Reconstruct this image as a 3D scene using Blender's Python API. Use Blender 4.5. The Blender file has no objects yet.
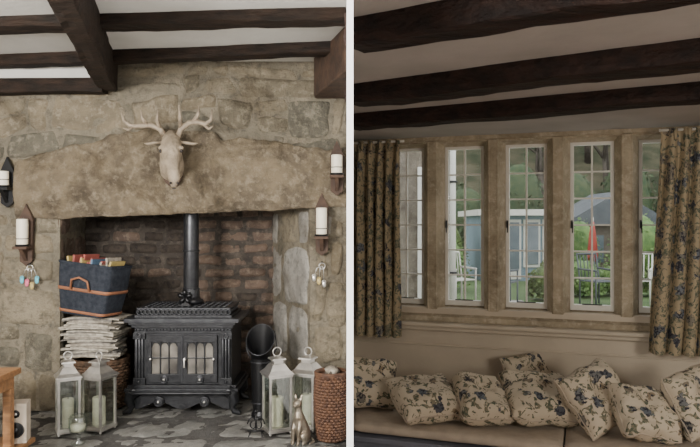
import bpy, bmesh, math, random
from mathutils import Vector, Matrix, noise
random.seed(11)
F=675.0
RX=random.uniform
def P(u,v,y): return Vector(((u-350)*y/F, y, 1.25-(v-223.5)*y/F))
MR=Matrix(((.9438,.3305,0,0),(-.3305,.9438,0,4.7),(0,0,1,0),(0,0,0,1)))
def nz(p,s=1.0,o=0.0): return noise.noise(Vector((p[0]*s+o,p[1]*s-o,p[2]*s+2*o)))

# ---------------- materials ----------------
MATS={}
def base(name):
    m=bpy.data.materials.new(name); m.use_nodes=True
    nt=m.node_tree; b=nt.nodes['Principled BSDF']; MATS[name]=m
    return m,nt,b
def N(nt,t,**k):
    n=nt.nodes.new(t)
    for a,v in k.items():
        if a in n.inputs: n.inputs[a].default_value=v
        else: setattr(n,a,v)
    return n
def ramp(nt,src,stops):
    r=nt.nodes.new('ShaderNodeValToRGB'); cr=r.color_ramp
    while len(cr.elements)<len(stops): cr.elements.new(.5)
    for e,(p,c) in zip(cr.elements,stops):
        e.position=p; e.color=(c[0],c[1],c[2],1) if hasattr(c,'__len__') else (c,c,c,1)
    nt.links.new(src,r.inputs[0]); return r.outputs[0]
def mix(nt,f,a,b):
    n=nt.nodes.new('ShaderNodeMix'); n.data_type='RGBA'
    if isinstance(f,(int,float)): n.inputs[0].default_value=f
    else: nt.links.new(f,n.inputs[0])
    for i,x in ((6,a),(7,b)):
        if hasattr(x,'is_linked'): nt.links.new(x,n.inputs[i])
        else: n.inputs[i].default_value=(x[0],x[1],x[2],1)
    return n.outputs[2]
def M(name,c1,c2=None,scale=8,rough=.7,metal=0,bump=0,bscale=None,stretch=None,lo=.35,hi=.65,spec=.5):
    m,nt,b=base(name)
    b.inputs['Roughness'].default_value=rough; b.inputs['Metallic'].default_value=metal; b.inputs['Specular IOR Level'].default_value=spec
    tc=N(nt,'ShaderNodeTexCoord'); mp=N(nt,'ShaderNodeMapping')
    nt.links.new(tc.outputs['Object'],mp.inputs[0])
    if stretch: mp.inputs['Scale'].default_value=stretch
    no=N(nt,'ShaderNodeTexNoise'); no.inputs['Scale'].default_value=scale; no.inputs['Detail'].default_value=7
    nt.links.new(mp.outputs[0],no.inputs['Vector'])
    c2=c2 or tuple(x*.82 for x in c1)
    nt.links.new(ramp(nt,no.outputs['Fac'],[(lo,c1),(hi,c2)]),b.inputs['Base Color'])
    if bump:
        n2=N(nt,'ShaderNodeTexNoise'); n2.inputs['Scale'].default_value=bscale or scale*4; n2.inputs['Detail'].default_value=8
        nt.links.new(mp.outputs[0],n2.inputs['Vector'])
        bp=N(nt,'ShaderNodeBump'); bp.inputs['Strength'].default_value=bump; bp.inputs['Distance'].default_value=.02
        nt.links.new(n2.outputs['Fac'],bp.inputs['Height']); nt.links.new(bp.outputs[0],b.inputs['Normal'])
    return m
def stone(name,c,c2,c3,rough=.85,bump=.8,dark=.55,hi=.62):
    m,nt,b=base(name); b.inputs['Roughness'].default_value=rough; b.inputs['Specular IOR Level'].default_value=.25 if rough>.6 else .5
    tc=N(nt,'ShaderNodeTexCoord')
    def no(s,d=8,r=.65,dist=0):
        n=N(nt,'ShaderNodeTexNoise'); n.inputs['Scale'].default_value=s; n.inputs['Detail'].default_value=d; n.inputs['Roughness'].default_value=r; n.inputs['Distortion'].default_value=dist
        nt.links.new(tc.outputs['Object'],n.inputs['Vector']); return n.outputs['Fac']
    n1=no(4.3); n2=no(22,8,.7); n3=no(90,4); n0=no(2.1,9,.7,.6)
    a=ramp(nt,n1,[(.40,c),(.60,c2)])
    k=ramp(nt,n2,[(.5,0),(.66,1)])
    col=mix(nt,k,a,c3)
    dk=ramp(nt,n0,[(.36,(dark,dark*.96,dark*.90)),(.50,(1,1,1)),(hi,(1.0,1.0,1.0)),(hi+.1,(1.3,1.3,1.27))])
    mu=N(nt,'ShaderNodeMix'); mu.data_type='RGBA'; mu.blend_type='MULTIPLY'; mu.inputs[0].default_value=1
    nt.links.new(col,mu.inputs[6]); nt.links.new(dk,mu.inputs[7])
    nt.links.new(mu.outputs[2],b.inputs['Base Color'])
    ad=N(nt,'ShaderNodeMath'); ad.operation='ADD'
    nt.links.new(n2,ad.inputs[0]); nt.links.new(n3,ad.inputs[1])
    bp=N(nt,'ShaderNodeBump'); bp.inputs['Strength'].default_value=bump; bp.inputs['Distance'].default_value=.018
    nt.links.new(ad.outputs[0],bp.inputs['Height']); nt.links.new(bp.outputs[0],b.inputs['Normal'])
stone('st1',(.28,.23,.155),(.18,.15,.105),(.35,.30,.22),bump=1)
stone('st2',(.22,.185,.13),(.14,.12,.085),(.30,.26,.19),bump=1)
stone('st3',(.32,.27,.19),(.22,.185,.13),(.15,.13,.095),bump=1)
stone('st4',(.18,.16,.12),(.115,.105,.08),(.27,.24,.18),bump=1)
stone('mortar',(.28,.24,.175),(.20,.175,.13),(.13,.115,.09),bump=1.0)
stone('lintel',(.235,.185,.12),(.13,.103,.072),(.29,.24,.17),dark=.42,bump=1.0)
stone('pale1',(.36,.34,.30),(.27,.25,.22),(.19,.18,.16),dark=.65)
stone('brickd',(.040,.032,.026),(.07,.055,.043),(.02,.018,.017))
stone('brickm',(.165,.115,.085),(.10,.072,.056),(.22,.17,.13))
stone('bmort',(.08,.066,.054),(.045,.038,.033),(.12,.10,.08))
stone('flag1',(.20,.195,.18),(.14,.14,.13),(.26,.25,.23),rough=.4,bump=.3,dark=.75)
stone('flag2',(.25,.24,.22),(.18,.175,.16),(.13,.125,.12),rough=.4,bump=.3,dark=.75)
stone('flagm',(.10,.095,.09),(.07,.065,.06),(.14,.13,.12))
stone('mull',(.50,.42,.30),(.36,.30,.21),(.58,.50,.38),bump=.5,dark=.6)
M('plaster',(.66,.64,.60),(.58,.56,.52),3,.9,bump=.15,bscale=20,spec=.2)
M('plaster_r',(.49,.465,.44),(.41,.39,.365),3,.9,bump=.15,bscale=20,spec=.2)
M('white_paint',(.95,.95,.95),(.93,.93,.93),3,.6)
M('cream_paint',(.58,.495,.385),(.51,.435,.335),4,.55,bump=.08,bscale=30)
M('benchshade',(.17,.18,.22),(.12,.13,.16),4,.7)  # bluish shadow on the bench front, put into its colour
M('darkwood',(.030,.018,.012),(.011,.008,.006),6,.75,bump=.7,bscale=14,stretch=(1,4,4),spec=.2)
M('darkwood_r',(.028,.014,.010),(.010,.006,.005),6,.7,bump=.7,bscale=14,stretch=(1,4,4),spec=.25)
M('midwood',(.30,.15,.06),(.18,.085,.035),9,.45,bump=.2,stretch=(1,5,5))
M('rustwood',(.085,.05,.033),(.04,.026,.02),12,.7,bump=.3,spec=.3)
M('iron',(.030,.031,.034),(.014,.014,.016),20,.40,.5,bump=.12,bscale=60)
M('iron_hi',(.060,.062,.066),(.035,.035,.04),20,.35,.65)
M('blackm',(.010,.010,.011),None,10,.35,.4)
M('steel',(.72,.69,.65),(.50,.48,.45),12,.28,.9)
M('bronze',(.17,.13,.09),(.36,.32,.26),18,.35,.8)
M('wax',(.86,.79,.64),(.80,.72,.56),5,.5)
M('wicker',(.13,.065,.036),(.06,.03,.02),30,.6,spec=.3)
M('wicker2',(.13,.075,.045),(.05,.032,.02),30,.65,spec=.3)
M('denim',(.022,.025,.033),(.038,.043,.053),40,.95,bump=.3,bscale=150,spec=.1)
M('strap',(.30,.12,.055),(.22,.09,.045),20,.7)
M('paper',(.42,.38,.31),(.24,.215,.175),28,.9,lo=.42,hi=.58)
M('paper2',(.22,.19,.15),(.36,.32,.26),32,.9,lo=.42,hi=.58)
M('paper3',(.10,.09,.08),(.22,.20,.17),32,.9,lo=.42,hi=.58)
M('mag_r',(.35,.10,.08),None,30,.5); M('mag_b',(.12,.20,.30),None,30,.5); M('mag_g',(.16,.28,.13),None,30,.5); M('mag_y',(.50,.38,.14),None,30,.5)
M('pinkp',(.75,.15,.25),None,10,.5); M('cyanp',(.12,.50,.60),None,10,.5)
M('deer',(.37,.30,.215),(.20,.155,.105),16,.6,bump=.5,bscale=60)
M('antler',(.33,.265,.19),(.17,.13,.09),24,.55,bump=.3)
M('deerdark',(.03,.022,.018),None,14,.4)
M('panereflect',(.22,.20,.17),(.05,.045,.04),7,.12,.2)  # pale reflection on the stove panes, mixed into the base colour
M('white_frame',(.78,.75,.68),(.71,.68,.61),6,.5)
M('pad',(.50,.42,.33),(.42,.35,.28),15,.9,bump=.2,bscale=100)
M('grass',(.10,.16,.05),(.06,.10,.03),3,.9)
M('leaf',(.07,.15,.035),(.17,.27,.07),6,.7)
M('leaf2',(.17,.23,.06),(.07,.11,.035),6,.7)
M('leafd',(.035,.065,.025),(.08,.10,.04),6,.8)
M('hill',(.13,.115,.075),(.05,.06,.035),.9,.95,spec=.05,bump=1,bscale=3)
M('bark',(.06,.05,.04),(.13,.11,.09),2,.9,spec=.1)
M('shedblue',(.25,.33,.38),(.21,.28,.33),2,.6)
M('shedbrown',(.16,.13,.10),(.11,.09,.07),4,.8)
M('roofg',(.12,.13,.14),(.08,.09,.10),4,.7)
M('shedwin',(.10,.13,.15),(.20,.23,.25),2,.15)
M('redp',(.50,.06,.04),None,4,.6)
M('paving',(.32,.30,.27),(.24,.22,.20),2,.8)
stone('housew',(.26,.22,.17),(.18,.15,.12),(.31,.27,.22))
def glassmat(name,g=.1,tint=(1,1,1)):
    m,nt,b=base(name); nt.nodes.remove(b)
    out=[n for n in nt.nodes if n.type=='OUTPUT_MATERIAL'][0]
    t=N(nt,'ShaderNodeBsdfTransparent'); t.inputs[0].default_value=(*tint,1)
    gl=N(nt,'ShaderNodeBsdfGlossy'); gl.inputs['Roughness'].default_value=.03
    mx=N(nt,'ShaderNodeMixShader'); mx.inputs[0].default_value=g
    nt.links.new(t.outputs[0],mx.inputs[1]); nt.links.new(gl.outputs[0],mx.inputs[2]); nt.links.new(mx.outputs[0],out.inputs[0])
glassmat('glass',.03,(.97,.98,.98)); glassmat('lglass',.14,(.88,.91,.89))
def floral(name,basec,s=1.0,dens=.30,leafth=.56,k=1.0):
    m,nt,b=base(name); b.inputs['Roughness'].default_value=.9; b.inputs['Specular IOR Level'].default_value=.15
    tc=N(nt,'ShaderNodeTexCoord')
    nd=N(nt,'ShaderNodeTexNoise'); nd.inputs['Scale'].default_value=24*s; nd.inputs['Detail'].default_value=4
    nt.links.new(tc.outputs['Object'],nd.inputs['Vector'])
    vm=N(nt,'ShaderNodeVectorMath'); vm.operation='SCALE'; vm.inputs['Scale'].default_value=.12/s
    nt.links.new(nd.outputs['Color'],vm.inputs[0])
    va=N(nt,'ShaderNodeVectorMath'); va.operation='ADD'
    nt.links.new(tc.outputs['Object'],va.inputs[0]); nt.links.new(vm.outputs[0],va.inputs[1])
    vo=N(nt,'ShaderNodeTexVoronoi'); vo.inputs['Scale'].default_value=9.5*s; nt.links.new(va.outputs[0],vo.inputs['Vector'])
    n2=N(nt,'ShaderNodeTexNoise'); n2.inputs['Scale'].default_value=21*s; n2.inputs['Detail'].default_value=3; n2.inputs['Distortion'].default_value=1.5
    nt.links.new(tc.outputs['Object'],n2.inputs['Vector'])
    n3=N(nt,'ShaderNodeTexNoise'); n3.inputs['Scale'].default_value=65*s; nt.links.new(tc.outputs['Object'],n3.inputs['Vector'])
    leaf=ramp(nt,n2.outputs['Fac'],[(leafth,0),(leafth+.03,1)])
    lc=mix(nt,ramp(nt,n3.outputs['Fac'],[(.45,0),(.55,1)]),(.10*k,.115*k,.08*k),(.23*k,.20*k,.14*k))
    col=mix(nt,leaf,basec,lc)
    sp=N(nt,'ShaderNodeSeparateColor'); nt.links.new(vo.outputs['Color'],sp.inputs[0])
    fc=ramp(nt,sp.outputs[0],[(0,(.07*k,.07*k,.08*k)),(.4,(.15*k,.165*k,.185*k)),(.75,(.22*k,.195*k,.15*k)),(1,(.27*k,.21*k,.14*k))])
    fc2=mix(nt,ramp(nt,n3.outputs['Fac'],[(.49,0),(.57,1)]),fc,(.04*k,.04*k,.05*k))
    fm=ramp(nt,vo.outputs['Distance'],[(dens,1),(dens+.04,0)])
    nt.links.new(mix(nt,fm,col,fc2),b.inputs['Base Color'])
floral('floral',(.57,.49,.375),1.05,.31,.55); floral('curtainf',(.37,.30,.195),1.1,.31,.51,1.0)

# ---------------- builder ----------------
class B:
    def __init__(s,Mx=None): s.v=[];s.f=[];s.fm=[];s.fs=[];s.mats=[];s.M=Mx
    def mi(s,m):
        if m not in s.mats: s.mats.append(m)
        return s.mats.index(m)
    def add(s,vs,fs,mat,smooth=False,Mx=None):
        o=len(s.v)
        for p in vs:
            p=Vector(p)
            if Mx: p=Mx@p
            if s.M: p=s.M@p
            s.v.append(p)
        k=s.mi(mat)
        for f in fs: s.f.append([i+o for i in f]); s.fm.append(k); s.fs.append(smooth)
    def box(s,a,b,mat,Mx=None):
        x0,y0,z0=a;x1,y1,z1=b
        s.add([(x0,y0,z0),(x1,y0,z0),(x1,y1,z0),(x0,y1,z0),(x0,y0,z1),(x1,y0,z1),(x1,y1,z1),(x0,y1,z1)],
              [(0,3,2,1),(4,5,6,7),(0,1,5,4),(1,2,6,5),(2,3,7,6),(3,0,4,7)],mat,False,Mx)
    def loft(s,rings,mat,smooth=True,caps=True,Mx=None,closed=False):
        n=len(rings[0]);vs=[p for r in rings for p in r];fs=[]
        R=len(rings)
        for i in range(R if closed else R-1):
            j2=(i+1)%R
            for j in range(n):
                k=(j+1)%n; fs.append((i*n+j,i*n+k,j2*n+k,j2*n+j))
        if caps and not closed: fs.append(tuple(range(n))[::-1]); fs.append(tuple((R-1)*n+j for j in range(n)))
        s.add(vs,fs,mat,smooth,Mx)
    def tube(s,pts,rad,mat,n=10,flat=1.0,Mx=None,closed=False):
        pts=[Vector(p) for p in pts]
        if not hasattr(rad,'__len__'): rad=[rad]*len(pts)
        rings=[];up=None
        L=len(pts)
        for i,p in enumerate(pts):
            if closed: d=pts[(i+1)%L]-pts[i-1]
            else: d=pts[min(i+1,L-1)]-pts[max(i-1,0)]
            d.normalize()
            if up is None:
                up=Vector((0,0,1)) if abs(d.z)<.9 else Vector((0,1,0))
            sd=d.cross(up).normalized(); up=sd.cross(d).normalized()
            r=rad[i]
            rings.append([p+sd*math.cos(2*math.pi*j/n)*r+up*math.sin(2*math.pi*j/n)*r*flat for j in range(n)])
        s.loft(rings,mat,True,True,Mx,closed)
    def cyl(s,p0,p1,r0,mat,r1=None,n=20,Mx=None):
        s.tube([p0,p1],[r0,r0 if r1 is None else r1],mat,n,1,Mx)
    def lathe(s,prof,c,mat,n=28,Mx=None,caps=False):
        c=Vector(c)
        s.loft([[c+Vector((r*math.cos(2*math.pi*j/n),r*math.sin(2*math.pi*j/n),z)) for j in range(n)] for r,z in prof],mat,True,caps,Mx)
    def ball(s,c,r,mat,n=14,Mx=None):
        if not hasattr(r,'__len__'): r=(r,r,r)
        c=Vector(c)
        rings=[]
        for i in range(1,n):
            t=math.pi*i/n
            rings.append([c+Vector((r[0]*math.sin(t)*math.cos(2*math.pi*j/n),r[1]*math.sin(t)*math.sin(2*math.pi*j/n),-r[2]*math.cos(t))) for j in range(n)])
        s.loft(rings,mat,True,True,Mx)
    def ring(s,c,R,r,mat,axis='y',n=20,m=6,Mx=None,a0=0,a1=None):
        c=Vector(c);pts=[]
        cl=a1 is None
        cnt=n if cl else n+1
        for i in range(cnt):
            a=(2*math.pi*i/n) if cl else a0+(a1-a0)*i/n
            x,y=math.cos(a)*R,math.sin(a)*R
            pts.append(c+{'y':Vector((x,0,y)),'z':Vector((x,y,0)),'x':Vector((0,x,y))}[axis])
        s.tube(pts,r,mat,m,1,Mx,closed=cl)
    def prism(s,poly,a,b,mat,axis='z',Mx=None):
        n=len(poly)
        g=(lambda p,h:(p[0],p[1],h)) if axis=='z' else ((lambda p,h:(p[0],h,p[1])) if axis=='y' else (lambda p,h:(h,p[0],p[1])))
        s.add([g(p,a) for p in poly]+[g(p,b) for p in poly],[tuple(range(n)),tuple(range(2*n-1,n-1,-1))]+[(i,(i+1)%n,n+(i+1)%n,n+i) for i in range(n)],mat,False,Mx)
    def grid(s,fn,nu,nv,mat,smooth=True,Mx=None):
        vs=[fn(i/nu,j/nv) for j in range(nv+1) for i in range(nu+1)]
        w=nu+1
        s.add(vs,[(j*w+i,j*w+i+1,(j+1)*w+i+1,(j+1)*w+i) for j in range(nv) for i in range(nu)],mat,smooth,Mx)
    def done(s,name,bevel=0,sub=0,remesh=0,recalc=True):
        if not s.v: return None
        xs=[p.x for p in s.v];ys=[p.y for p in s.v];zs=[p.z for p in s.v]
        o=Vector(((min(xs)+max(xs))/2,(min(ys)+max(ys))/2,min(zs)))
        me=bpy.data.meshes.new(name); me.from_pydata([p-o for p in s.v],[],s.f)
        for m in s.mats: me.materials.append(MATS[m])
        for p,k,sm in zip(me.polygons,s.fm,s.fs): p.material_index=k; p.use_smooth=sm
        if recalc:
            bm=bmesh.new(); bm.from_mesh(me); bmesh.ops.recalc_face_normals(bm,faces=bm.faces); bm.to_mesh(me); bm.free()
        ob=bpy.data.objects.new(name,me); ob.location=o; bpy.context.collection.objects.link(ob)
        if remesh:
            md=ob.modifiers.new('r','REMESH'); md.mode='VOXEL'; md.voxel_size=remesh; md.use_smooth_shade=True
            sm=ob.modifiers.new('s','SMOOTH'); sm.iterations=4; sm.factor=.5
        if bevel:
            md=ob.modifiers.new('b','BEVEL'); md.width=bevel; md.segments=2; md.limit_method='ANGLE'
        if sub:
            md=ob.modifiers.new('sub','SUBSURF'); md.levels=sub; md.render_levels=sub
        return ob
def child(ob,par):
    ob.parent=par; ob.matrix_parent_inverse=Matrix.Translation(-par.location)
def I(c): return Matrix.Translation(Vector(c))

# ---------------- masonry ----------------
def patch(b,Mx,x0,x1,z0,z1,depth,mat,jit=.01,warp=0,zmin=None,edge=.012):
    c=[Vector((x+RX(-jit,jit),0,z+RX(-jit,jit))) for x,z in ((x0,z0),(x1,z0),(x1,z1),(x0,z1))]
    nx=max(6,int((x1-x0)/.020));nzz=max(5,int((z1-z0)/.020)); o=RX(0,99); tilt=RX(-.3,.3); tl2=RX(-.3,.3)
    def fn(a,d):
        A=2*a-1;D=2*d-1
        A=math.sin(A*math.pi/2)*.4+A*.6; D=math.sin(D*math.pi/2)*.4+D*.6
        k=1-.10*(A*A*D*D)
        p=(A*k+1)/2;q=(D*k+1)/2
        w=(c[0]*(1-p)+c[1]*p)*(1-q)+(c[3]*(1-p)+c[2]*p)*q
        e=max(0,(1-abs(A)**6)*(1-abs(D)**6))**.5
        ed=nz(w,9,o)*edge*2; ed2=nz(w,8,o+7)*edge*2
        h=e*depth*(1+tilt*A+tl2*D)+nz(w,12,o)*.016*e+nz(w,32,o)*.009*e-.012*(1-e)
        zz=w.z+ed2
        if warp: zz+=nz((w.x*1.4,0,w.z*1.6),1,3)*warp
        if zmin is not None: zz=max(zz,zmin)
        return Vector((w.x+ed,-h,zz))
    b.grid(fn,nx,nzz,mat,True,Mx)
def masonry(b,Mx,x0,x1,z0,z1,rh,wd,depth,mats,gap=.014,rej=None,jit=.01,rub=False,zmin=None):
    z=z0
    while z<z1-.03:
        h=RX(*rh)
        if z1-(z+h)<rh[0]*.6: h=z1-z
        x=x0-RX(0,wd[0]*.8)
        while x<x1:
            w=RX(*wd)
            if rub and random.random()<.25: w*=.5
            a=max(x,x0);e=min(x+w,x1)
            if x1-e<.05: e=x1;w=e-x+.01
            if e-a>.04 and not (rej and rej((a+e)/2,z+h/2,a,e,z,z+h)):
                cells=[(z,z+h)]
                if rub and random.random()<.28 and h>.15: 
                    q=z+h*RX(.35,.65); cells=[(z,q),(q,z+h)]
                for q0,q1 in cells:
                    patch(b,Mx,a+gap/2,e-gap/2,q0+gap/2,q1-gap/2,depth*RX(.3,1.15),random.choice(mats),jit=jit,warp=.07 if rub else 0,zmin=zmin)
            x+=w
        z+=h

YW=4.5
XL=-2.6; XP=-.006
lin_top=[(18,162),(60,150),(105,138),(128,134),(150,129),(190,131),(215,133),(222,140),(234,141),(240,137),(300,147),(346,152)]
lin_bot=[(18,219),(60,218),(200,213),(310,208),(346,207)]
def itp(t,u):
    for (a,b),(c,d) in zip(t,t[1:]):
        if u<=c: return b+(d-b)*(max(u,a)-a)/(c-a)
    return t[-1][1]
w=B()
w.prism([(XL,YW),(-1.933,YW),(-2.02,5.15),(XL,5.15)],0,1.36,'mortar')
w.prism([(XP,YW),(-.267,YW),(-.589,5.15),(XP,5.15)],0,1.36,'mortar')
w.box((XL,YW,1.36),(XP,5.2,2.33),'mortar')
def rejl(cx,cz,a,e,z0,z1):
    u=350+cx*150; 
    vt=1.25+(223.5-itp(lin_top,u))/150; vb=1.25+(223.5-itp(lin_bot,u))/150
    return u>18 and cz<vt-.03 and cz>vb-.02
M0=I((0,YW,0))
ms=['st1','st1','st2','st3','st4','mortar']
masonry(w,M0,XL,XP-.03,1.34,2.33,(.12,.26),(.22,.6),.024,ms,rej=rejl,gap=.012,jit=.026,rub=True)
masonry(w,M0,XL,-1.955,0.0,1.30,(.16,.34),(.22,.5),.028,['st2','st4','st3','st1'],gap=.016,jit=.02,rub=True,zmin=0)
masonry(w,M0,-.248,XP-.03,0.0,1.30,(.20,.36),(.25,.3),.026,['st1','pale1','st3'],gap=.016,jit=.014,zmin=0)
ms_r=Matrix(((.444,.896,0,-.589),(-.896,.444,0,5.15),(0,0,1,0),(0,0,0,1)))
masonry(w,ms_r,0,.71,0,1.34,(.22,.42),(.30,.5),.014,['pale1','pale1','st3'],jit=.014,zmin=0)
ms_l=Matrix(((-.133,-.991,0,-1.933),(.991,-.133,0,4.5),(0,0,1,0),(0,0,0,1)))
masonry(w,ms_l,0,.65,0,1.34,(.2,.3),(.2,.33),.014,['st4','brickm'],zmin=0)
w.done('wall_fireplace')
w=B()
w.box((XL,5.15,0),(XP,5.25,1.37),'bmort')
z=0;r=0
while z<1.34:
    x=-2.05-(.1 if r%2 else 0)
    while x<-.55:
        wd=.21*RX(.75,1.2)
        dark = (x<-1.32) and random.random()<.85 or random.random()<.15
        patch(w,I((0,5.15,0)),max(x,-2.05)+.008,x+wd-.008,z+.008,z+.084,.020*RX(.3,1.3),'brickd' if dark else 'brickm',jit=.007,edge=.006)
        x+=wd
    z+=.092;r+=1
w.done('wall_hearth')
# lintel
b=B();rings=[]
for i in range(190):
    u=18+328*i/189
    x=(u-350)/150.0
    if i==189: x=XP-.002
    zt=1.25+(223.5-itp(lin_top,u))/150+nz((x,9,0),5)*.035+nz((x,2,0),16)*.016; zb=1.25+(223.5-itp(lin_bot,u))/150+nz((x,0,4),5)*.012+nz((x,0,4),18)*.005
    ring=[Vector((x,4.50,zb)),Vector((x,4.47,zb-.003))]
    NK=34
    for k in range(NK+1):
        t=k/NK; e=(1-abs(2*t-1)**6)
        q=(x,0,zb+t*.6)
        y=4.462-.024*e+nz(q,3.5)*.026+nz(q,12,3)*.018+nz((q[0]*18,3,q[2]*34),1)*.010+nz(q,60,5)*.004
        ring.append(Vector((x,min(y,4.487),zb+(zt-zb)*t)))
    ring+= [Vector((x,4.488,zt+.002)),Vector((x,4.50,zt))]
    rings.append(ring)
b.loft(rings,'lintel'); b.done('fireplace_lintel')
w=B(); w.box((XL-.1,-.5,-.05),(XL,5.25,2.33),'plaster'); w.done('wall_left')
w=B(); w.box((XL-.1,-.5,2.33),(XP,5.25,2.43),'plaster'); w.done('ceiling')
w=B(); w.box((XL-.1,-.6,-.43),(2.85,-.5,2.43),'plaster_r'); w.done('added_wall_back')  # unseen wall, added to keep sky light out from behind the camera
w=B(); w.box((XL,4.455,2.19),(-1.6,4.499,2.33),'plaster'); w.done('trim_plaster')
w=B(); w.box((XL,-.5,-.1),(XP,5.2,-.012),'flagm')
MF=Matrix(((1,0,0,0),(0,0,1,0),(0,-1,0,-.012),(0,0,0,1)))
masonry(w,MF,XL,XP,2.6,5.15,(.38,.6),(.4,.8),.008,['flag1','flag2','flag1'],gap=.012,jit=.004)
w.box((XL,-.5,-.012),(XP,2.6,-.004),'flag1')
w.done('floor')
w=B(); w.box((-.006,1.2,-.43),(.006,5.05,2.43),'white_paint'); w.done('divider_strip')  # added thin board, drawing the white dividing strip between the two halves

def beam(name,p0,p1,wd,z0,z1,mat,seed=0,Mx=None):
    b=B(Mx); p0=Vector((*p0,0));p1=Vector((*p1,0)); d=(p1-p0); L=d.length; d.normalize(); sd=Vector((-d.y,d.x,0))
    rings=[];n=max(12,int(L/.06))
    for i in range(n+1):
        c=p0+d*L*i/n; r=[]
        wob=nz(c,1.6,seed)*.018; wz=nz(c,2.0,seed+9)*.012
        prof=[(-1,1),(-1,.6),(-1,.25),(-.93,.06),(-.8,0),(-.3,0),(.3,0),(.8,0),(.93,.06),(1,.25),(1,.6),(1,1)]
        for k,(a,h) in enumerate(prof):
            q=c+sd*(a*wd/2+wob+nz((c.x*7,c.y*7,k*1.3),1,seed)*.008)
            q.z=z0+(z1-z0)*h+(wz+nz((c.x*9,c.y*9,k*2.1),1,seed+3)*.007)*(1-h)
            r.append(q)
        rings.append(r)
    b.loft(rings,mat,False); return b.done(name)
beam('ceiling_beam',(XL,3.66),(XP-.01,3.44),.16,2.275,2.34,'darkwood',1)
beam('ceiling_beam',(XL,4.42),(XP-.01,4.04),.12,2.265,2.34,'darkwood',2)
beam('wall_plate_beam',(XL,4.41),(-1.6,4.41),.12,2.10,2.19,'darkwood',3)
beam('principal_beam',(-1.60,4.44),(-.60,.6),.12,2.12,2.335,'darkwood',4)
b=B(); b.prism([(-.235,4.49),(-.235,4.40),(-.03,3.70),(-.009,3.70),(-.009,4.49)],2.08,2.335,'rustwood'); b.done('corner_beam',bevel=.012)

# ---------------- stove ----------------
sx=-1.101
b=B(I((sx,4.45,0)))
i_='iron'
b.box((-.37,-.05,.150),(.37,.42,.172),i_); b.box((-.355,-.035,.172),(.355,.41,.190),i_)
b.box((-.32,0,.19),(.32,.40,.58),i_)
b.box((-.335,-.02,.565),(.335,.41,.585),i_); b.box((-.35,-.035,.585),(.35,.42,.602),i_)
b.box((-.375,-.055,.602),(.375,.43,.628),'iron_hi')
b.box((-.32,.0,.628),(.32,.40,.645),i_); b.box((-.31,.01,.682),(.31,.39,.692),'iron_hi')
b.box((-.29,.03,.645),(.29,.37,.682),'blackm')
for i in range(21):
    x=-.295+.59*i/20
    b.ring((x,.015,.664),.016,.005,'iron_hi','y',12,5)
    b.cyl((x,.37,.64),(x,.37,.69),.006,i_,n=6)
for k in range(10):
    for sgn in (-1,1): b.ring((sgn*.3,.03+.034*k,.664),.016,.005,'iron_hi','x',12,5)
for i in range(14):
    for j in range(5): b.ring((-.26+.04*i,.06+.065*j,.694),.015,.004,'iron_hi','z',10,4)
for i in range(29): b.ball((-.31+.62*i/28,-.004,.55),.009,'iron_hi',6)
b.box((-.32,-.012,.525),(.32,0,.537),i_)
for sg in (-1,1):
    x=sg*.285
    b.box((x-.04,-.018,.19),(x+.04,0,.235),i_); b.box((x-.04,-.018,.49),(x+.04,0,.53),i_)
    for dx in (-.02,0,.02): b.cyl((x+dx,-.008,.235),(x+dx,-.008,.49),.010,'iron_hi',n=10)
    b.ring((x,-.02,.51),.016,.005,'iron_hi'); b.ball((x,-.02,.21),.012,'iron_hi',8)
    c=sg*.117
    b.box((c-.112,-.022,.205),(c+.112,0,.262),i_)
    b.box((c-.112,-.022,.47),(c+.112,0,.515),i_)
    b.box((c-.112,-.022,.262),(c-.085,0,.47),i_); b.box((c+.085,-.022,.262),(c+.112,0,.47),i_)
    b.box((c-.085,-.010,.262),(c+.085,-.006,.47),'panereflect')
    for k in (1,2): b.box((c-.085+.0567*k-.004,-.02,.262),(c-.085+.0567*k+.004,-.006,.47),i_)
    b.box((c-.085,-.02,.362),(c+.085,-.006,.370),i_)
    for k in range(3):
        xx=c-.0567+.0567*k
        b.ring((xx,-.016,.442),.026,.004,i_,'y',10,5,a0=0,a1=math.pi)
        for s2 in (-1,1): b.box((xx+s2*.027-.008,-.015,.455),(xx+s2*.027+.008,-.007,.47),i_)
    b.cyl((c,-.03,.228),(c,-.018,.228),.028,'iron_hi',n=20); b.ring((c,-.032,.228),.022,.004,'iron_hi'); b.ball((c,-.036,.228),.010,'steel',8)
    b.cyl((sg*.15,-.045,.085),(sg*.15,-.02,.085),.034,'iron_hi',n=20); b.ring((sg*.15,-.047,.085),.026,.005,i_); b.ball((sg*.15,-.05,.085),.010,'steel',8)
    for yy in (-.02,.36):
        b.tube([(sg*.30,yy,.155),(sg*.335,yy-.01,.13),(sg*.345,yy-.012,.09),(sg*.33,yy-.01,.05),(sg*.345,yy-.012,.022),(sg*.385,yy-.018,.012)],[.045,.042,.034,.022,.022,.014],i_,10)
    b.cyl((c+sg*.09,-.035,.36),(c+sg*.09,-.02,.36),.008,'steel',n=8)
b.box((-.006,-.028,.205),(.006,0,.515),'iron_hi')
b.cyl((.02,-.05,.36),(.02,-.02,.36),.010,'steel',n=10); b.tube([(.02,-.05,.36),(.02,-.055,.31)],.007,'steel',8)
ap=[(-.31,.15)]+[(-.31+.62*i/20,.055-.025*math.cos(i/20*4*math.pi)) for i in range(21)]+[(.31,.15)]
b.prism(ap,-.02,0,i_,'y')
b.box((-.33,-.12,.150),(.33,-.05,.162),'iron_hi')
b.tube([(-.33,-.12,.16),(.33,-.12,.16)],.008,i_,8)
b.done('wood_burning_stove',bevel=.003)
b=B(I((sx,4.68,0)))
b.lathe([(.0,.694),(.085,.694),(.085,.72),(.062,.735),(.058,.76),(.058,.80),(.052,.805),(.052,1.355)],(0.0,0,0),'iron_hi',32)
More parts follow.
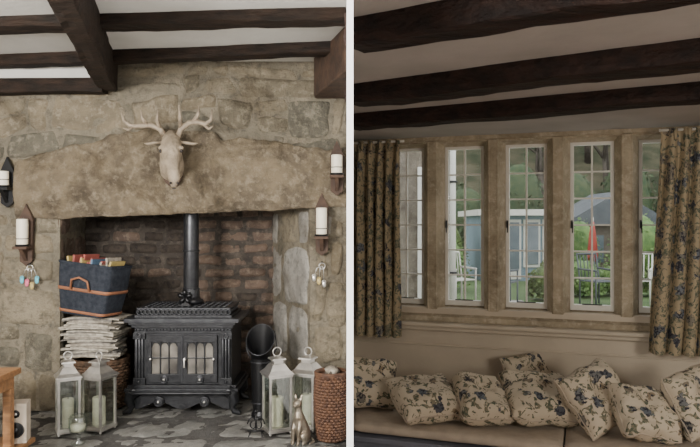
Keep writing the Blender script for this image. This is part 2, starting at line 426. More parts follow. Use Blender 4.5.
for z in (.80,1.06): b.ring((0,0,z),.054,.006,'iron_hi','z',32,8)
b.done('stove_flue_pipe')
b=B(I((sx,4.53,.70)))
b.prism([(-.035,0),(.035,0),(.022,.015),(.012,.05),(.03,.09),(-.03,.09),(-.012,.05),(-.022,.015)],-.02,.02,'blackm','y')
for k in range(5):
    a=k*2*math.pi/5+.3
    b.tube([(0,-.028,.06),(math.cos(a)*.035,-.03,.06+math.sin(a)*.035),(math.cos(a)*.05,-.028,.06+math.sin(a)*.05)],[.006,.017,.006],'blackm',8)
b.done('stove_fan')

# ---------------- deer head ----------------
b=B()
b.tube([P(172,172,4.42),P(172,166,4.36),P(171,154,4.30),P(171,144,4.27)],[.075,.078,.07,.06],'deer',18,1.0)
b.tube([P(171,133,4.31),P(171,140,4.26),P(171,150,4.20),P(172,160,4.15),P(173,170,4.11),P(174,179,4.085),P(174,187,4.09)],[.028,.058,.066,.052,.038,.036,.018],'deer',18,.95)
for s in (-1,1):
    b.ball(P(171+s*10,148,4.19),(.018,.02,.016),'deer',10)
    b.ball(P(171+s*6,139,4.25),(.022,.02,.02),'deer',10)
    b.tube([P(171+s*8,142,4.28),P(171+s*16,143,4.27),P(171+s*23,144,4.27),P(171+s*28,143,4.28)],[.012,.024,.020,.004],'deer',10,.5)
dh=b.done('deer_head_mount',remesh=.006)
b=B()
for s in (-1,1):
    b.ball(P(171+s*10.5,151,4.160),(.010,.012,.012),'deerdark',10)
    b.ball(P(174+s*3.5,183,4.052),.008,'deerdark',8)
b.ball(P(174,188.5,4.062),(.014,.006,.004),'deerdark',8)
def ant(pts,r): b.tube([P(u,v,y) for u,v,y in pts],[q*1.12 for q in r],'antler',10)
ant([(165,137,4.27),(160,129,4.26),(150,125,4.24),(139,126,4.22),(130,126,4.20),(124,121,4.19),(121,112,4.19)],[.018,.017,.016,.015,.013,.010,.003])
ant([(160,129,4.26),(157,120,4.22),(158,110,4.20)],[.013,.011,.003])
ant([(147,125,4.23),(142,118,4.22),(141,110,4.21)],[.013,.010,.003])
ant([(133,126,4.21),(128,130,4.18),(123,128,4.17)],[.012,.008,.003])
ant([(178,137,4.27),(181,129,4.26),(189,123,4.24),(198,122,4.22),(206,124,4.20),(211,120,4.19),(212,109,4.19)],[.018,.017,.016,.015,.013,.010,.003])
ant([(181,129,4.26),(180,118,4.22),(179,105,4.20)],[.013,.011,.003])
ant([(193,122,4.23),(198,115,4.22),(199,106,4.21)],[.013,.010,.003])
ant([(204,124,4.21),(209,129,4.18),(213,126,4.17)],[.012,.008,.003])
a=b.done('antlers_and_eyes'); child(a,dh)
b=B(); b.prism([(P(172,150,4.4).x+.07*math.cos(t*math.pi/8)*1.0,1.60+.11*math.sin(t*math.pi/8)) for t in range(16)],4.405,4.44,'rustwood','y'); c_=b.done('mount_shield',bevel=.005); child(c_,dh)

# ---------------- sconces ----------------
def sconce(u,vc,hc,mat,yf=4.47):
    s=yf/F; x=(u-350)*s; zb=1.25-(vc-223.5)*s; h=hc*s; b=B()
    zt=zb+h*1.0
    b.prism([(x-.04,zb-.10),(x,zb-.13),(x+.04,zb-.10),(x+.045,zt),(x,zt+.10),(x-.045,zt)],yf-.03,yf,mat,'y')
    b.box((x-.045,yf-.12,zb-.018),(x+.045,yf-.03,zb),mat)
    b.prism([(yf-.03,zb-.10),(yf-.03,zb-.018),(yf-.11,zb-.018)],x-.012,x+.012,mat,'x')
    b.lathe([(0.0,0),(.042,0),(.046,.012),(.04,.014)],(x,yf-.078,zb),'blackm',20)
    b.tube([(x,yf-.078,zb+.006),(x,yf-.078,zb+h-.004),(x,yf-.078,zb+h)],[.036,.036,.031],'wax',20)
    b.cyl((x,yf-.078,zb+h),(x,yf-.078,zb+h+.012),.0025,'blackm',n=6)
    b.ring((x,yf-.078,zb+.05),.039,.003,'blackm','z',20,5)
    b.done('wall_candle_sconce',bevel=.003)
sconce(9,188,16,'blackm'); sconce(28,246,27,'rustwood'); sconce(337,176,20,'rustwood',4.42); sconce(322,236,28,'rustwood')
def trinket(u,v,cols,name):
    b=B(); y=4.44
    b.cyl(P(u,v-14,4.47),P(u,v-14,y-.01),.006,'blackm',n=8)
    b.ring(P(u,v-10,y),.02,.0025,'steel','y')
    for k,c in enumerate(cols):
        a=P(u-5+k*3.2,v-8,y); e=P(u-8+k*5.0,v+(k%3)*3,y)
        b.tube([P(u,v-10,y),a,e],.0025,'steel',5)
        b.ball(e+Vector((0,-.003,-.015)),(.014,.006,.022),c,10)
        b.ring(e,.012,.003,c,'y',12,5)
    b.done(name)
trinket(30,278,['cyanp','pinkp','mag_y','cyanp'],'beaded_hanging_charm')
trinket(322,276,['steel','mag_y','steel'],'hanging_key_bunch')

# ---------------- wicker ----------------
def wicker(x,y,z,r0,r1,h,mat,name,rows=14,stuff=None):
    b=B(I((x,y,z)));k=22
    for r in range(rows):
        t=r/(rows-1);R=r0+(r1-r0)*t+.012*math.sin(t*math.pi);n=k*4
        b.tube([((R+.006*math.sin(k*a*2*math.pi/n+ (math.pi if r%2 else 0)))*math.cos(2*math.pi*a/n),(R+.006*math.sin(k*a*2*math.pi/n+(math.pi if r%2 else 0)))*math.sin(2*math.pi*a/n),.012+t*(h-.024)) for a in range(n)],h/rows*.52,mat,6,closed=True)
    for a in range(k*2):
        A=math.pi*a/k
        b.tube([((r0+(r1-r0)*t+.012*math.sin(t*math.pi))*math.cos(A),(r0+(r1-r0)*t+.012*math.sin(t*math.pi))*math.sin(A),t*h) for t in (0,.33,.66,1)],.005,mat,5)
    b.ring((0,0,h),r1+.002,.012,mat,'z',40,8); b.ring((0,0,h+.008),r1+.006,.009,mat,'z',40,8)
    b.lathe([(0,.004),(r0,.004),(r0+.002,.02)],(0,0,0),mat,30)
    b.lathe([(r0-.012,.01),((r0+r1)/2-.012,h*.5),(r1-.014,h*.85),(0,h*.86)],(0,0,0),'blackm',30)
    if stuff: stuff(b,h,r1)
    b.done(name)
def logs(b,h,r):
    for k in range(8):
        a=RX(0,6.28);q=RX(0,r*.3)
        c=Vector((math.cos(a)*q,math.sin(a)*q,h*.86+.045)); d=Vector((RX(-1,1),RX(-1,1),RX(.3,.9))).normalized()*.05
        b.tube([c-d,c+d],.024,random.choice(['paper','paper2','bark']),8)
wicker(-.108,3.92,0,.074,.086,.38,'wicker','wicker_log_basket',22,logs)
wicker(-1.70,4.62,0,.145,.175,.325,'wicker2','wicker_basket',16)
# newspaper stack
b=B()
z=.368
while z<.635:
    h=RX(.006,.015); a=RX(-.2,.2); w_=RX(.14,.19)
    cx_=-1.705+RX(-.02,.015)
    Mx=I((cx_,4.56+RX(-.02,.01),z))@Matrix.Rotation(a,4,'Z')
    mt=random.choice(['paper','paper','paper2','paper2','paper3','mag_r' if random.random()<.2 else 'paper3'])
    sag=RX(.002,.016); sd=RX(0,9)
    def pf(off):
        def fn(p,q):
            X=(2*p-1)*w_;Y=(2*q-1)*.12
            return Vector((X,Y,off*h-sag*abs(2*p-1)**2.5+nz((X*5,Y*5,sd),1)*.004))
        return fn
    rings=[]
    for p in range(13):
        t=p/12; f0=pf(0);f1=pf(1)
        rings.append([f0(t,0),f0(t,.5),f0(t,1),f1(t,1),f1(t,.5),f1(t,0)])
    b.loft(rings,mt,False,True,Mx)
    z+=h*.95
ztop=z
b.done('newspaper_stack')
# denim storage basket
Mb=I((-1.725,4.49,ztop+.012))@Matrix.Rotation(math.radians(6),4,'Y')@Matrix.Rotation(math.radians(-16),4,'Z')
b=B(Mb)
def rr(w_,d_,z,r=.035,n=6):
    o=[]
    for qx,qy,a0 in ((1,1,0),(-1,1,90),(-1,-1,180),(1,-1,270)):
        for k in range(n): a=math.radians(a0+90*k/(n-1)); o.append(Vector((qx*(w_-r)+r*math.cos(a),qy*(d_-r)+r*math.sin(a),z)))
    return o
H=.34
def ww(t): return .165+.035*t+.010*math.sin(t*3.1)
def dd(t): return .11+.02*t
b.loft([rr(ww(t)-.01*(t==0),dd(t),H*t) for t in (0,.03,.2,.4,.6,.8,1)]+[rr(ww(1)-.012,dd(1)-.012,H),rr(ww(.3)-.015,dd(.3)-.015,H*.55)],'denim')
for t0,t1 in ((.46,.52),(.04,.09)):
    b.loft([rr(ww(t0)-.002,dd(t0)-.002,H*t0),rr(ww(t0)+.005,dd(t0)+.005,H*t0),rr(ww(t1)+.005,dd(t1)+.005,H*t1),rr(ww(t1)-.002,dd(t1)-.002,H*t1)],'strap')
b.loft([rr(ww(.97)+.004,dd(.97)+.004,H*.97),rr(ww(1)+.006,dd(1)+.006,H*1.01),rr(ww(1)-.014,dd(1)-.014,H*1.01)],'denim',caps=False)
b.tube([(-.07,-.138,H*.5),(-.06,-.152,H*.68),(0,-.157,H*.74),(.06,-.152,H*.68),(.07,-.138,H*.5)],.007,'strap',8)
for k in range(14):
    x=-.15+.30*k/13; m_=random.choice(['mag_r','mag_b','mag_g','paper','mag_y','paper2','mag_r'])
    Mx=I((x,RX(-.03,.03),H*.58))@Matrix.Rotation(RX(-.3,.3),4,'Y')
    b.box((-.007,-.075,0),(.007,.075,RX(.15,.21)),m_,Mx)
b.done('fabric_storage_basket')

# ---------------- coal scuttle ----------------
b=B(I(((261-350)*4.36/F,4.36,0)))
b.lathe([(0,.003),(.058,.003),(.064,.01),(.062,.03),(.052,.04),(.052,.05),(.058,.10),(.062,.25),(.064,.40)],(0,0,0),'blackm',32)
def rg(r,z,t): return [Vector((r*math.cos(a*math.pi/16),r*math.sin(a*math.pi/16)-.035*t,z+math.sin(a*math.pi/16)*.085*t)) for a in range(32)]
b.loft([rg(*q) for q in ((.064,.38,0),(.068,.42,.2),(.078,.46,.6),(.090,.505,1.0))],'blackm',True,False)
b.loft([rg(*q) for q in ((.086,.506,1.0),(.070,.46,.6),(.058,.40,.1),(.054,.30,0),(.01,.295,0))],'blackm',True,False)
b.tube(rg(.089,.507,1.0),.004,'iron_hi',6,closed=True)
b.ring((0,0,.10),.060,.005,'iron_hi','z',32,6); b.ring((0,0,.36),.066,.005,'iron_hi','z',32,6)
b.tube([(-.07,0,.38),(-.10,.03,.44),(-.08,.08,.54),(0,.10,.57),(.08,.08,.54),(.10,.03,.44),(.07,0,.38)],.004,'iron_hi',8)
b.done('coal_scuttle')

# ---------------- lanterns ----------------
def lantern(u,vb,wpx,vt,rot=0.3):
    y=1.25*F/(vb-223.5); s=y/F; x=(u-350)*s; W=wpx*s/2/(abs(math.cos(rot))+abs(math.sin(rot))); H=(vb-vt)*s
    b=B(I((x,y,0))@Matrix.Rotation(rot,4,'Z'))
    hb=H*.66; m='steel'
    for sx_ in (-1,1):
        for sy in (-1,1):
            b.ball((sx_*W*.85,sy*W*.85,.008),.008,m,8)
            b.box((sx_*W*.86-.007,sy*W*.86-.007,.03),(sx_*W*.86+.007,sy*W*.86+.007,hb),m)
    b.box((-W,-W,.014),(W,W,.03),m); b.box((-W*.92,-W*.92,.03),(W*.92,W*.92,.04),m)
    b.box((-W,-W,hb),(W,W,hb+.012),m)
    for sg in (-1,1):
        b.box((-W*.86,sg*W*.86-.001,.035),(W*.86,sg*W*.86+.001,hb),'lglass'); b.box((sg*W*.86-.001,-W*.86,.035),(sg*W*.86+.001,W*.86,hb),'lglass')
    z1=hb+.012; z2=H*.81
    def sq(w_,z): return [Vector((-w_,-w_,z)),Vector((w_,-w_,z)),Vector((w_,w_,z)),Vector((-w_,w_,z))]
    b.loft([sq(W*1.1,z1),sq(W*1.1,z1+.008),sq(W*.8,z1+(z2-z1)*.45),sq(W*.5,z2)],m,False)
    b.loft([sq(W*.40,z2),sq(W*.40,z2+.022),sq(W*.6,z2+.024),sq(W*.55,z2+.033),sq(.012,z2+.045)],m,False)
    R=(H-z2-.045)/2
    b.ring((0,0,z2+.043+R),R,.004,m,'y',20,6)
    b.lathe([(0,.04),(W*.5,.04),(W*.5,.04+hb*.5),(W*.44,.045+hb*.5),(0,.043+hb*.5)],(0,0,0),'wax',20)
    b.cyl((0,0,.04+hb*.5),(0,0,.06+hb*.5),.003,'blackm',n=6)
    b.done('candle_lantern',bevel=.0015)
lantern(68,433,30,351,.5); lantern(99,430,32,351,-.35); lantern(277,432,33,347,.45); lantern(308,428,33,347,-.4)
def on_floor(u,vb): y=1.25*F/(vb-223.5); return Vector(((u-350)*y/F,y,0))
p=on_floor(78,444); b=B(I(p))
b.lathe([(0,.002),(.035,.002),(.04,.01),(.016,.025),(.014,.05),(.045,.07),(.052,.10),(.05,.15),(.042,.165),(.040,.163),(.047,.148),(.048,.10),(.04,.075),(0,.07)],(0,0,0),'lglass',28)
b.lathe([(0,.072),(.037,.076),(.042,.11),(0,.112)],(0,0,0),'wax',24)
b.done('glass_votive_holder')
p=on_floor(256,436); b=B(I(p))
for sg in (-1,1):
    pts=[(sg*(.02+.03*math.cos(t/10*2*math.pi)*(1-t/18)),0,.07+.045*math.sin(t/10*2*math.pi)*(1-t/18)) for t in range(13)]
    b.tube(pts,.004,'blackm',6)
    b.tube([(sg*.04,-.03,.004),(sg*.03,0,.03),(sg*.04,.03,.004)],.004,'blackm',6)
b.tube([(-.05,0,.03),(.05,0,.03)],.005,'blackm',6); b.tube([(0,0,.03),(0,0,.14)],.004,'blackm',6); b.ball((0,0,.145),.01,'blackm',8)
b.done('wrought_iron_scroll_stand')

# ---------------- cat figurine ----------------
p=on_floor(299,444)+Vector((0,0,.002)); S=.29
b=B(I(p)@Matrix.Rotation(-.5,4,'Z')@Matrix.Scale(S,4))
b.tube([(0,.12,.10),(0,.10,.22),(0,.03,.40),(0,-.02,.55),(0,-.03,.66),(0,-.04,.74)],[.14,.17,.14,.11,.07,.065],'bronze',16)
b.ball((0,-.06,.80),(.095,.10,.085),'bronze',14); b.tube([(0,-.10,.79),(0,-.19,.765)],[.055,.03],'bronze',10)
for s in (-1,1):
    b.tube([(s*.05,-.03,.86),(s*.07,-.02,.94),(s*.078,-.015,1.0)],[.04,.028,.004],'bronze',8,.6)
    b.tube([(s*.06,-.04,.48),(s*.065,-.10,.30),(s*.06,-.11,.12),(s*.06,-.12,.03),(s*.06,-.17,.02)],[.055,.042,.032,.032,.022],'bronze',10)
    b.ball((s*.12,.06,.15),(.07,.15,.14),'bronze',12); b.tube([(s*.13,.05,.03),(s*.13,-.08,.025)],[.04,.028],'bronze',8)
b.tube([(0,.24,.06),(.12,.28,.04),(.24,.16,.035),(.25,-.02,.03)],[.035,.033,.03,.02],'bronze',8)
b.done('seated_cat_figurine',remesh=.004)

# ---------------- console + speaker ----------------
b=B()
b.box((-2.3,3.05,.505),(-1.635,3.36,.535),'midwood'); b.box((-2.27,3.07,.44),(-1.66,3.34,.505),'midwood')
for x in (-2.25,-1.70):
    for y in (3.08,3.30): b.box((x,y,0),(x+.04,y+.04,.44),'midwood')
b.box((-2.25,3.07,.12),(-1.63,3.50,.145),'midwood'); b.box((-2.25,3.08,.145),(-1.80,3.33,.44),'darkwood')
b.box((-1.69,3.42,0),(-1.65,3.46,.12),'midwood'); b.box((-2.2,3.42,0),(-2.16,3.46,.12),'midwood')
b.done('wooden_console_table',bevel=.004)
b=B(I((-1.685,3.425,.1465))@Matrix.Rotation(.25,4,'Z'))
b.box((-.05,-.05,0),(.05,.05,.20),'pad')
b.cyl((0,-.056,.07),(0,-.05,.07),.036,'blackm',n=24); b.ring((0,-.056,.07),.037,.004,'iron_hi'); b.ball((0,-.052,.07),(.014,.01,.014),'iron_hi',8)
b.cyl((0,-.056,.15),(0,-.05,.15),.020,'blackm',n=20); b.ball((0,-.052,.15),(.009,.009,.009),'steel',8)
b.done('bookshelf_speaker',bevel=.004)

# =================== RIGHT ROOM ===================
CZ=1.825
def smin(t,x=.009): return (x-.3305*t)/.9438
def smax(t): return (2.742-.3305*t)/.9438
def slab(b,t0,t1,z0,z1,mat,e=None):
    b.prism([(smin(t0),t0),(smax(t0) if e is None else e,t0),(smax(t1) if e is None else e,t1),(smin(t1),t1)],z0,z1,mat)
w=B()
pl=[(.007,-.5),(2.75,-.5)]+[tuple((MR@Vector((2.95,.26,0)))[:2]),(.007,4.98)]
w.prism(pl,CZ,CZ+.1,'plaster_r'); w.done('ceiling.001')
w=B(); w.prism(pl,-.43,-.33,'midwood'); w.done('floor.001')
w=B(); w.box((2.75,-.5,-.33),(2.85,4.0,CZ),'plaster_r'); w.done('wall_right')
w=B(MR)
zb,zt=.69,1.785
slab(w,0,.25,-.33,zb,'cream_paint'); slab(w,0,.25,zt,CZ,'mull')
slab(w,0,.25,zb,zt,'mull',.18); w.box((2.19,0,zb),(2.9,.25,zt),'plaster_r')
w.done('wall_window')
w=B(MR)
cs=[.178,.581,.983,1.385,1.787,2.189]
for c in cs:
    w.prism([(c-.030,-.012),(c+.030,-.012),(c+.070,.07),(c+.070,.17),(c-.070,.17),(c-.070,.07)],zb-.01,zt+.01,'mull')
    w.prism([(c-.036,-.004),(c-.030,-.016),(c-.022,-.016),(c-.022,-.004)],zb-.01,zt+.01,'mull')
    w.prism([(c+.022,-.004),(c+.022,-.016),(c+.030,-.016),(c+.036,-.004)],zb-.01,zt+.01,'mull')
w.prism([(-.03,.60),(-.03,.635),(.10,.70),(.20,.70),(.20,.60)],.1,2.25,'mull','x')
w.prism([(-.015,1.83),(-.015,1.80),(.08,1.765),(.20,1.765),(.20,1.83)],.1,2.25,'mull','x')
w.done('window_mullions',bevel=.005)
for i in range(5):
    b=B(MR); a=.250+.402*i; e=a+.262; t=.085; f='white_frame'; z0=.70; z1=1.768
    fw=.022
    b.box((a,t,z0),(a+fw,t+.04,z1),f); b.box((e-fw,t,z0),(e,t+.04,z1),f)
    b.box((a+fw,t,z0),(e-fw,t+.04,z0+.035),f); b.box((a+fw,t,z1-fw),(e-fw,t+.04,z1),f)
    m=(a+e)/2; b.box((m-.0055,t+.008,z0+.035),(m+.0055,t+.032,z1-fw),f)
    hh=z1-fw-z0-.035
    for k in range(1,6): b.box((a+fw,t+.010,z0+.035+hh*k/6-.005),(e-fw,t+.030,z0+.035+hh*k/6+.005),f)
    b.box((a+fw,t+.019,z0+.035),(e-fw,t+.021,z1-fw),'glass')
    b.box((a+.006,t-.012,1.22),(a+.016,t,1.27),'blackm'); b.tube([(a+.011,t-.014,1.26),(a+.015,t-.03,1.26),(a+.015,t-.032,1.19)],.004,'blackm',6)
    b.tube([(m-.06,t-.012,z0+.04),(m+.06,t-.012,z0+.04)],.004,'blackm',6)
    b.done('window_%d'%(i+1),bevel=.002)
b=B(MR); slab(b,-.11,-.001,.575,.600,'cream_paint'); slab(b,-.075,-.001,.545,.575,'cream_paint'); b.done('trim_sill_ledge',bevel=.008)
b=B(MR); slab(b,-.03,-.001,.13,.545,'cream_paint'); slab(b,-.042,-.03,.44,.452,'cream_paint'); slab(b,-.045,-.03,.13,.20,'cream_paint')
b.done('trim_panelling',bevel=.004)
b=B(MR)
slab(b,-.86,-.03,-.33,.05,'benchshade'); slab(b,-.89,-.03,.04,.07,'benchshade')
for k in range(5): b.box((.40+.46*k,-.872,-.25),(.78+.46*k,-.86,-.02),'benchshade')
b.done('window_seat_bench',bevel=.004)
b=B(MR)
def padfn(f0,f1):
    n=40;rings=[]
    for i in range(n+1):
        k=min(1,min(i,n-i)/1.5)*.25+.75
        r=[]
        for a in range(28):
            th=2*math.pi*a/28; cx_,sz=math.cos(th),math.sin(th)
            t=-.455+.405*math.copysign(abs(cx_)**.25,cx_)*(.97+.03*k)
            s0=smin(t,.02) if f0 is None else f0
            s1=smax(t)-.02 if f1 is None else f1
            s=s0+(s1-s0)*i/n
            r.append(Vector((s,t,.105+.034*k*math.copysign(abs(sz)**.5,sz)+nz((s,cx_,sz),4)*.006*(sz>0))))
        rings.append(r)
    b.loft(rings,'pad')
padfn(None,1.44); padfn(1.45,None)
b.done('seat_pad')
def curtain(s0,s1,z0,z1,folds,seed,flare=0):
    b=B(MR)
    for off in (0,.004):
        def fn(a,c):
            z=z1+(z0-z1)*c
            amp=.034*(.45+.55*min(1,c*4))
            ph=a*folds*2*math.pi+nz((a*3,c*1.2,seed),1)*1.8
            s=s0+(s1-s0)*a+flare*c*(a if flare>0 else (1-a))+.014*math.cos(ph)*c+nz((a*4,c*2,seed+5),1)*.012
            t=-.165+amp*math.sin(ph)+nz((a*6,c*3,seed),1)*.014+off
            s=max(s,smin(t,.012))
            return Vector((s,t,z+.006*math.sin(ph)*(c>.98)))
        b.grid(fn,130,50,'curtainf')
    b.tube([(s0-.01,-.16,z1-.012),(s1+.03,-.16,z1-.012)],.008,'white_frame',8)
    for k in range(1,folds+1):
        s=s0+(s1-s0)*k/folds
        b.tube([(s,-.19,z1-.01),(s,-.195,z1-.07)],[.012,.005],'curtainf',8)
    return b.done('floral_curtain' ,recalc=False)
curtain(.09,.40,.51,1.80,5,3)
curtain(1.96,2.62,.50,1.80,9,8,-.08)
beam('ceiling_beam',(.018,3.62),(2.74,2.05),.15,1.750,1.84,'darkwood_r',6)
beam('ceiling_beam',(.018,2.86),(2.74,1.13),.17,1.750,1.84,'darkwood_r',7)
beam('ceiling_beam',(.018,1.95),(2.74,.22),.12,1.750,1.84,'darkwood_r',8)

# cushions
SEATZ=.142
def cushion(u,vb,wpx,lean,roll,yaw=0,th=.082,extraz=0,asp=1.0):
    y=(1.25-SEATZ-extraz)*F/(vb-223.5); s=y/F
    W=wpx*s/2
    Hh=W*asp
    seed=RX(0,50)
    b=B()
    def fn2(sg):
        def fn(a,c):
            A=2*a-1;C=2*c-1
            A=math.sin(A*math.pi/2);C=math.sin(C*math.pi/2)
            k1=1-.06*(1-C*C)*abs(A)**3-.045*(A*A*C*C); k2=1-.06*(1-A*A)*abs(C)**3-.045*(A*A*C*C)
            e=max(0,(1-A**4))*max(0,(1-C**4))
            h=th*e**.42+nz((A*1.6,C*1.6,seed+sg),1)*.028*e+nz((A*4,C*4,seed+sg*3),1)*.016*e
            h*=1-.25*math.exp(-((A-.1)**2+(C-.15)**2)*6)
            wv=nz((A*1.8,C*1.8,seed+20),1)*.018
            return Vector((A*W*k1+wv,-sg*h+nz((A*1.2,C*1.2,seed+40),1)*.03,C*Hh*k2+nz((A*1.8,C*1.8,seed+30),1)*.018))
        return fn
    Mx=Matrix.Rotation(yaw,4,'Z')@Matrix.Rotation(-lean,4,'X')@Matrix.Rotation(roll,4,'Y')
    for sg in (1,-1):
        b.grid(fn2(sg),34,34,'floral',True,Mx)
    bd=[];f=fn2(1);n=24
    bd+= [f(i/n,0) for i in range(n)]+[f(1,i/n) for i in range(n)]+[f(1-i/n,1) for i in range(n)]+[f(0,1-i/n) for i in range(n)]
    b.tube([Mx@q for q in bd],.004,'pad',6,closed=True)
    zmin=min(p.z for p in b.v); ymin=min(p.y for p in b.v)
    base_=Vector(((u-350)*s,y,SEATZ+extraz))
    off=base_-Vector((0,ymin*.85,zmin))
    b.v=[p+off for p in b.v]
    xm=min(p.x for p in b.v)
    if xm<.01: b.v=[Vector((max(p.x,.012+.08*(p.x-xm)),p.y,p.z)) for p in b.v]
    b.done('floral_cushion',recalc=True)
R_=math.radians
cushion(370,412,58,R_(34),R_(10),R_(12),asp=.92,th=.07)
cushion(429,429,72,R_(70),R_(-10),R_(6),asp=1.0)
cushion(487,431,54,R_(64),R_(14),R_(20),asp=1.2)
cushion(540,407,66,R_(28),R_(-6),R_(22),asp=.75,th=.065)
cushion(548,431,76,R_(64),R_(9),R_(12),asp=.95)
cushion(606,440,70,R_(34),R_(-16),R_(20),asp=1.0)
cushion(655,449,62,R_(52),R_(14),R_(20),asp=1.05)
cushion(707,446,60,R_(22),R_(-8),R_(25),asp=1.2)

# =================== OUTSIDE ===================
GZ=-.2
b=B(); b.box((-14,5.4,GZ-.1),(34,25.8,GZ),'grass'); b.done('garden_lawn')
b=B(); b.box((1.5,5.5,GZ),(3.2,12.6,GZ+.02),'paving'); b.done('garden_patio')
b=B()
b.grid(lambda a,c:Vector((-25+85*a,26+45*c,GZ-.1+ (c**.8)*24+nz((a*8,c*5,0),1)*1.5*min(1,c*6))),60,30,'hill'); b.done('wooded_hillside')
b=B()
b.box((-3,9.0,GZ),(1.40,13,4.2),'housew')
b.prism([(-3.1,4.2),(1.6,4.2),(-.8,6)],8.9,13.1,'roofg','y')
for k in range(3): b.box((1.40,9.5+k*1.1,1.1),(1.43,10.1+k*1.1,2.2),'white_frame'); b.box((1.43,9.56+k*1.1,1.16),(1.44,10.04+k*1.1,2.14),'shedwin')
b.box((.90,8.96,GZ),(1.24,9.0,2.0),'white_frame'); b.box((.96,8.94,GZ+.4),(1.18,8.96,1.9),'shedwin')
b.box((-3.1,8.85,4.1),(1.62,9.0,4.25),'blackm')
b.done('stone_cottage_wing')
b=B(); b.cyl((1.36,8.93,GZ),(1.36,8.93,4.1),.04,'white_frame'); 
for z in (.6,1.8,3.0): b.ring((1.36,8.93,z),.05,.015,'blackm','z')
b.done('drainpipe')
b=B(); y=17
b.box((3.3,y,GZ),(5.35,y+2.5,1.45),'shedblue'); b.box((3.15,y-.35,1.45),(5.5,y+2.7,1.6),'white_frame')
for k in range(4):
    x=3.4+.48*k; b.box((x,y-.04,.15 if k!=1 else GZ+.05),(x+.42,y,1.35),'white_frame'); b.box((x+.05,y-.06,.22 if k!=1 else .1),(x+.37,y-.04,1.28),'shedwin')
b.done('garden_summerhouse')
b=B(); b.box((6.4,20,GZ),(9.4,22,1.2),'shedbrown'); b.prism([(6.2,1.2),(9.6,1.2),(7.9,2.2)],19.8,22.2,'roofg','y'); b.box((6.9,19.95,.1),(7.5,20,.9),'shedwin'); b.box((8.2,19.95,.1),(8.9,20,.9),'shedwin'); b.done('garden_shed')
def bush(x,y,r,h,mat,name='garden_shrub',n=900):
    b=B()
    for k in range(n):
        d=Vector((random.gauss(0,1),random.gauss(0,1),abs(random.gauss(0,1)))).normalized()
        q=RX(.75,1.0)+nz(d,3,x)*.25
        c=Vector((x+d.x*r*q,y+d.y*r*q,GZ+.07+d.z*h*q)); s_=RX(.03,.06)*(1 if r<1 else 2)
        a=Vector((RX(-1,1),RX(-1,1),RX(-1,1))).normalized()*s_; e=a.orthogonal().normalized()*s_*.6
        b.add([c-a,c-e,c+a,c+e],[(0,1,2,3)],mat)
    b.ball((x,y,GZ+h*.52),(r*.75,r*.75,h*.5),mat,12)
    b.done(name,recalc=False)
bush(3.75,12.8,.4,.65,'leaf2'); bush(4.6,13.4,.45,.7,'leaf'); bush(5.4,13.6,.5,.6,'leaf'); bush(6.3,13.4,.5,.65,'leaf2')
bush(2.0,14.8,.6,1.2,'leaf'); bush(6.7,15.6,.8,1.5,'leaf'); bush(7.6,13.7,.7,1.7,'leaf2'); bush(6.2,18.3,.6,1.5,'leaf'); bush(2.4,17.5,.7,1.5,'leaf2'); bush(7.6,18.0,.8,1.7,'leaf')
# dark evergreen hedge at the foot of the hill
for k in range(7): bush(2.2+k*1.9,23.9,1.15,RX(2.4,3.8),'leafd','evergreen_tree',1300)
def chair(x,y,rot,mat='white_frame',z=GZ):
    b=B(I((x,y,z))@Matrix.Rotation(rot,4,'Z'))
    for sx_ in (-.22,.22):
        b.tube([(sx_,-.2,0),(sx_,-.2,.62)],.015,mat,8); b.tube([(sx_,.2,0),(sx_,.2,.45),(sx_,.28,.9)],.015,mat,8); b.tube([(sx_,-.22,.62),(sx_,.24,.64)],.018,mat,8)
    for k in range(6): b.box((-.22,-.2+.07*k,.42),(.22,-.145+.07*k,.44),mat)
    for k in range(5): b.tube([(-.16+.08*k,.21,.46),(-.16+.08*k,.27,.88)],.010,mat,6)
    b.tube([(-.22,.28,.9),(.22,.28,.9)],.02,mat,8)
    b.done('garden_chair')
chair(1.95,12.1,.5,z=GZ+.02); chair(2.6,11.6,2.6,'roofg',z=GZ+.02); chair(4.4,12.0,.4,'roofg'); chair(5.2,12.2,-.5,'white_frame')
b=B(I((5.75,16.0,GZ))); b.cyl((0,0,0),(0,0,.06),.22,'roofg'); b.cyl((0,0,.06),(0,0,1.6),.022,'white_frame'); b.tube([(0,0,.55),(0,0,.7),(0,0,1.2),(0,0,1.5)],[.10,.13,.08,.03],'redp',10); b.done('closed_patio_umbrella')
b=B()
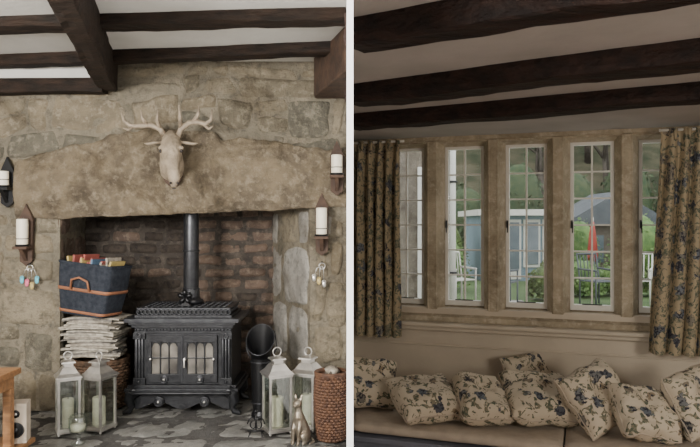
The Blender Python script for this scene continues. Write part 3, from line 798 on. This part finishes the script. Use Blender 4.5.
def br(p,d,L,r,dep):
    q=p+d*L; mid=p+d*L*.5+Vector((RX(-1,1),RX(-1,1),RX(-1,1)))*L*.06
    b.tube([p,mid,q],[r,r*.85,r*.65],'bark',4 if dep<4 else 6)
    if dep==0: return
    for k in range(3 if dep>1 else 4):
        nd=(d+Vector((RX(-1,1),RX(-1,1),RX(-.35,.8)))*.75).normalized()
        br(p+d*L*RX(.55,1.0),nd,L*RX(.6,.8),r*.55,dep-1)
for k in range(46):
    y=RX(26,42); x=RX(.0,.60)*y
    c=max(0,(y-26)/45); z=GZ+(c**.8)*24-.4
    br(Vector((x,y,z)),Vector((RX(-.1,.1),0,1)),RX(1.8,2.8),RX(.09,.16),4)
b.done('bare_woodland_trees',recalc=False)

# ---------------- world and lights ----------------
wd=bpy.data.worlds.new('World'); bpy.context.scene.world=wd; wd.use_nodes=True
bg=wd.node_tree.nodes['Background']; bg.inputs[0].default_value=(.94,.97,1,1); bg.inputs[1].default_value=2.3
def area(name,loc,tgt,sx_,sy,e,col=(1,1,1)):
    l=bpy.data.lights.new(name,'AREA'); l.shape='RECTANGLE'; l.size=sx_; l.size_y=sy; l.energy=e; l.color=col
    o=bpy.data.objects.new(name,l); o.location=loc; o.rotation_euler=(Vector(tgt)-Vector(loc)).to_track_quat('-Z','Y').to_euler()
    bpy.context.collection.objects.link(o)
area('added_fill_light',(-2.1,.3,1.75),(-1.0,4.5,.9),.9,.8,225,(1,.975,.94))  # added area lamp for the fireplace side, no window modelled there
area('added_fill_light',(-.9,-.3,1.7),(-.9,4.5,1.0),.6,.6,65,(1,.97,.92))  # second added lamp, brightens the hearth wall and the divider's front edge
area('added_fill_light',(2.2,-.3,1.4),(1.3,4.2,.7),.8,.8,46,(1,.94,.85))  # added fill lamp behind the camera for the window-seat side
cam=bpy.data.cameras.new('Camera'); co=bpy.data.objects.new('Camera',cam); bpy.context.collection.objects.link(co)
co.location=(0,0,1.25); co.rotation_euler=(math.pi/2,0,0); cam.lens=36*F/700; cam.sensor_width=36; cam.clip_start=.05; cam.clip_end=300
bpy.context.scene.camera=co
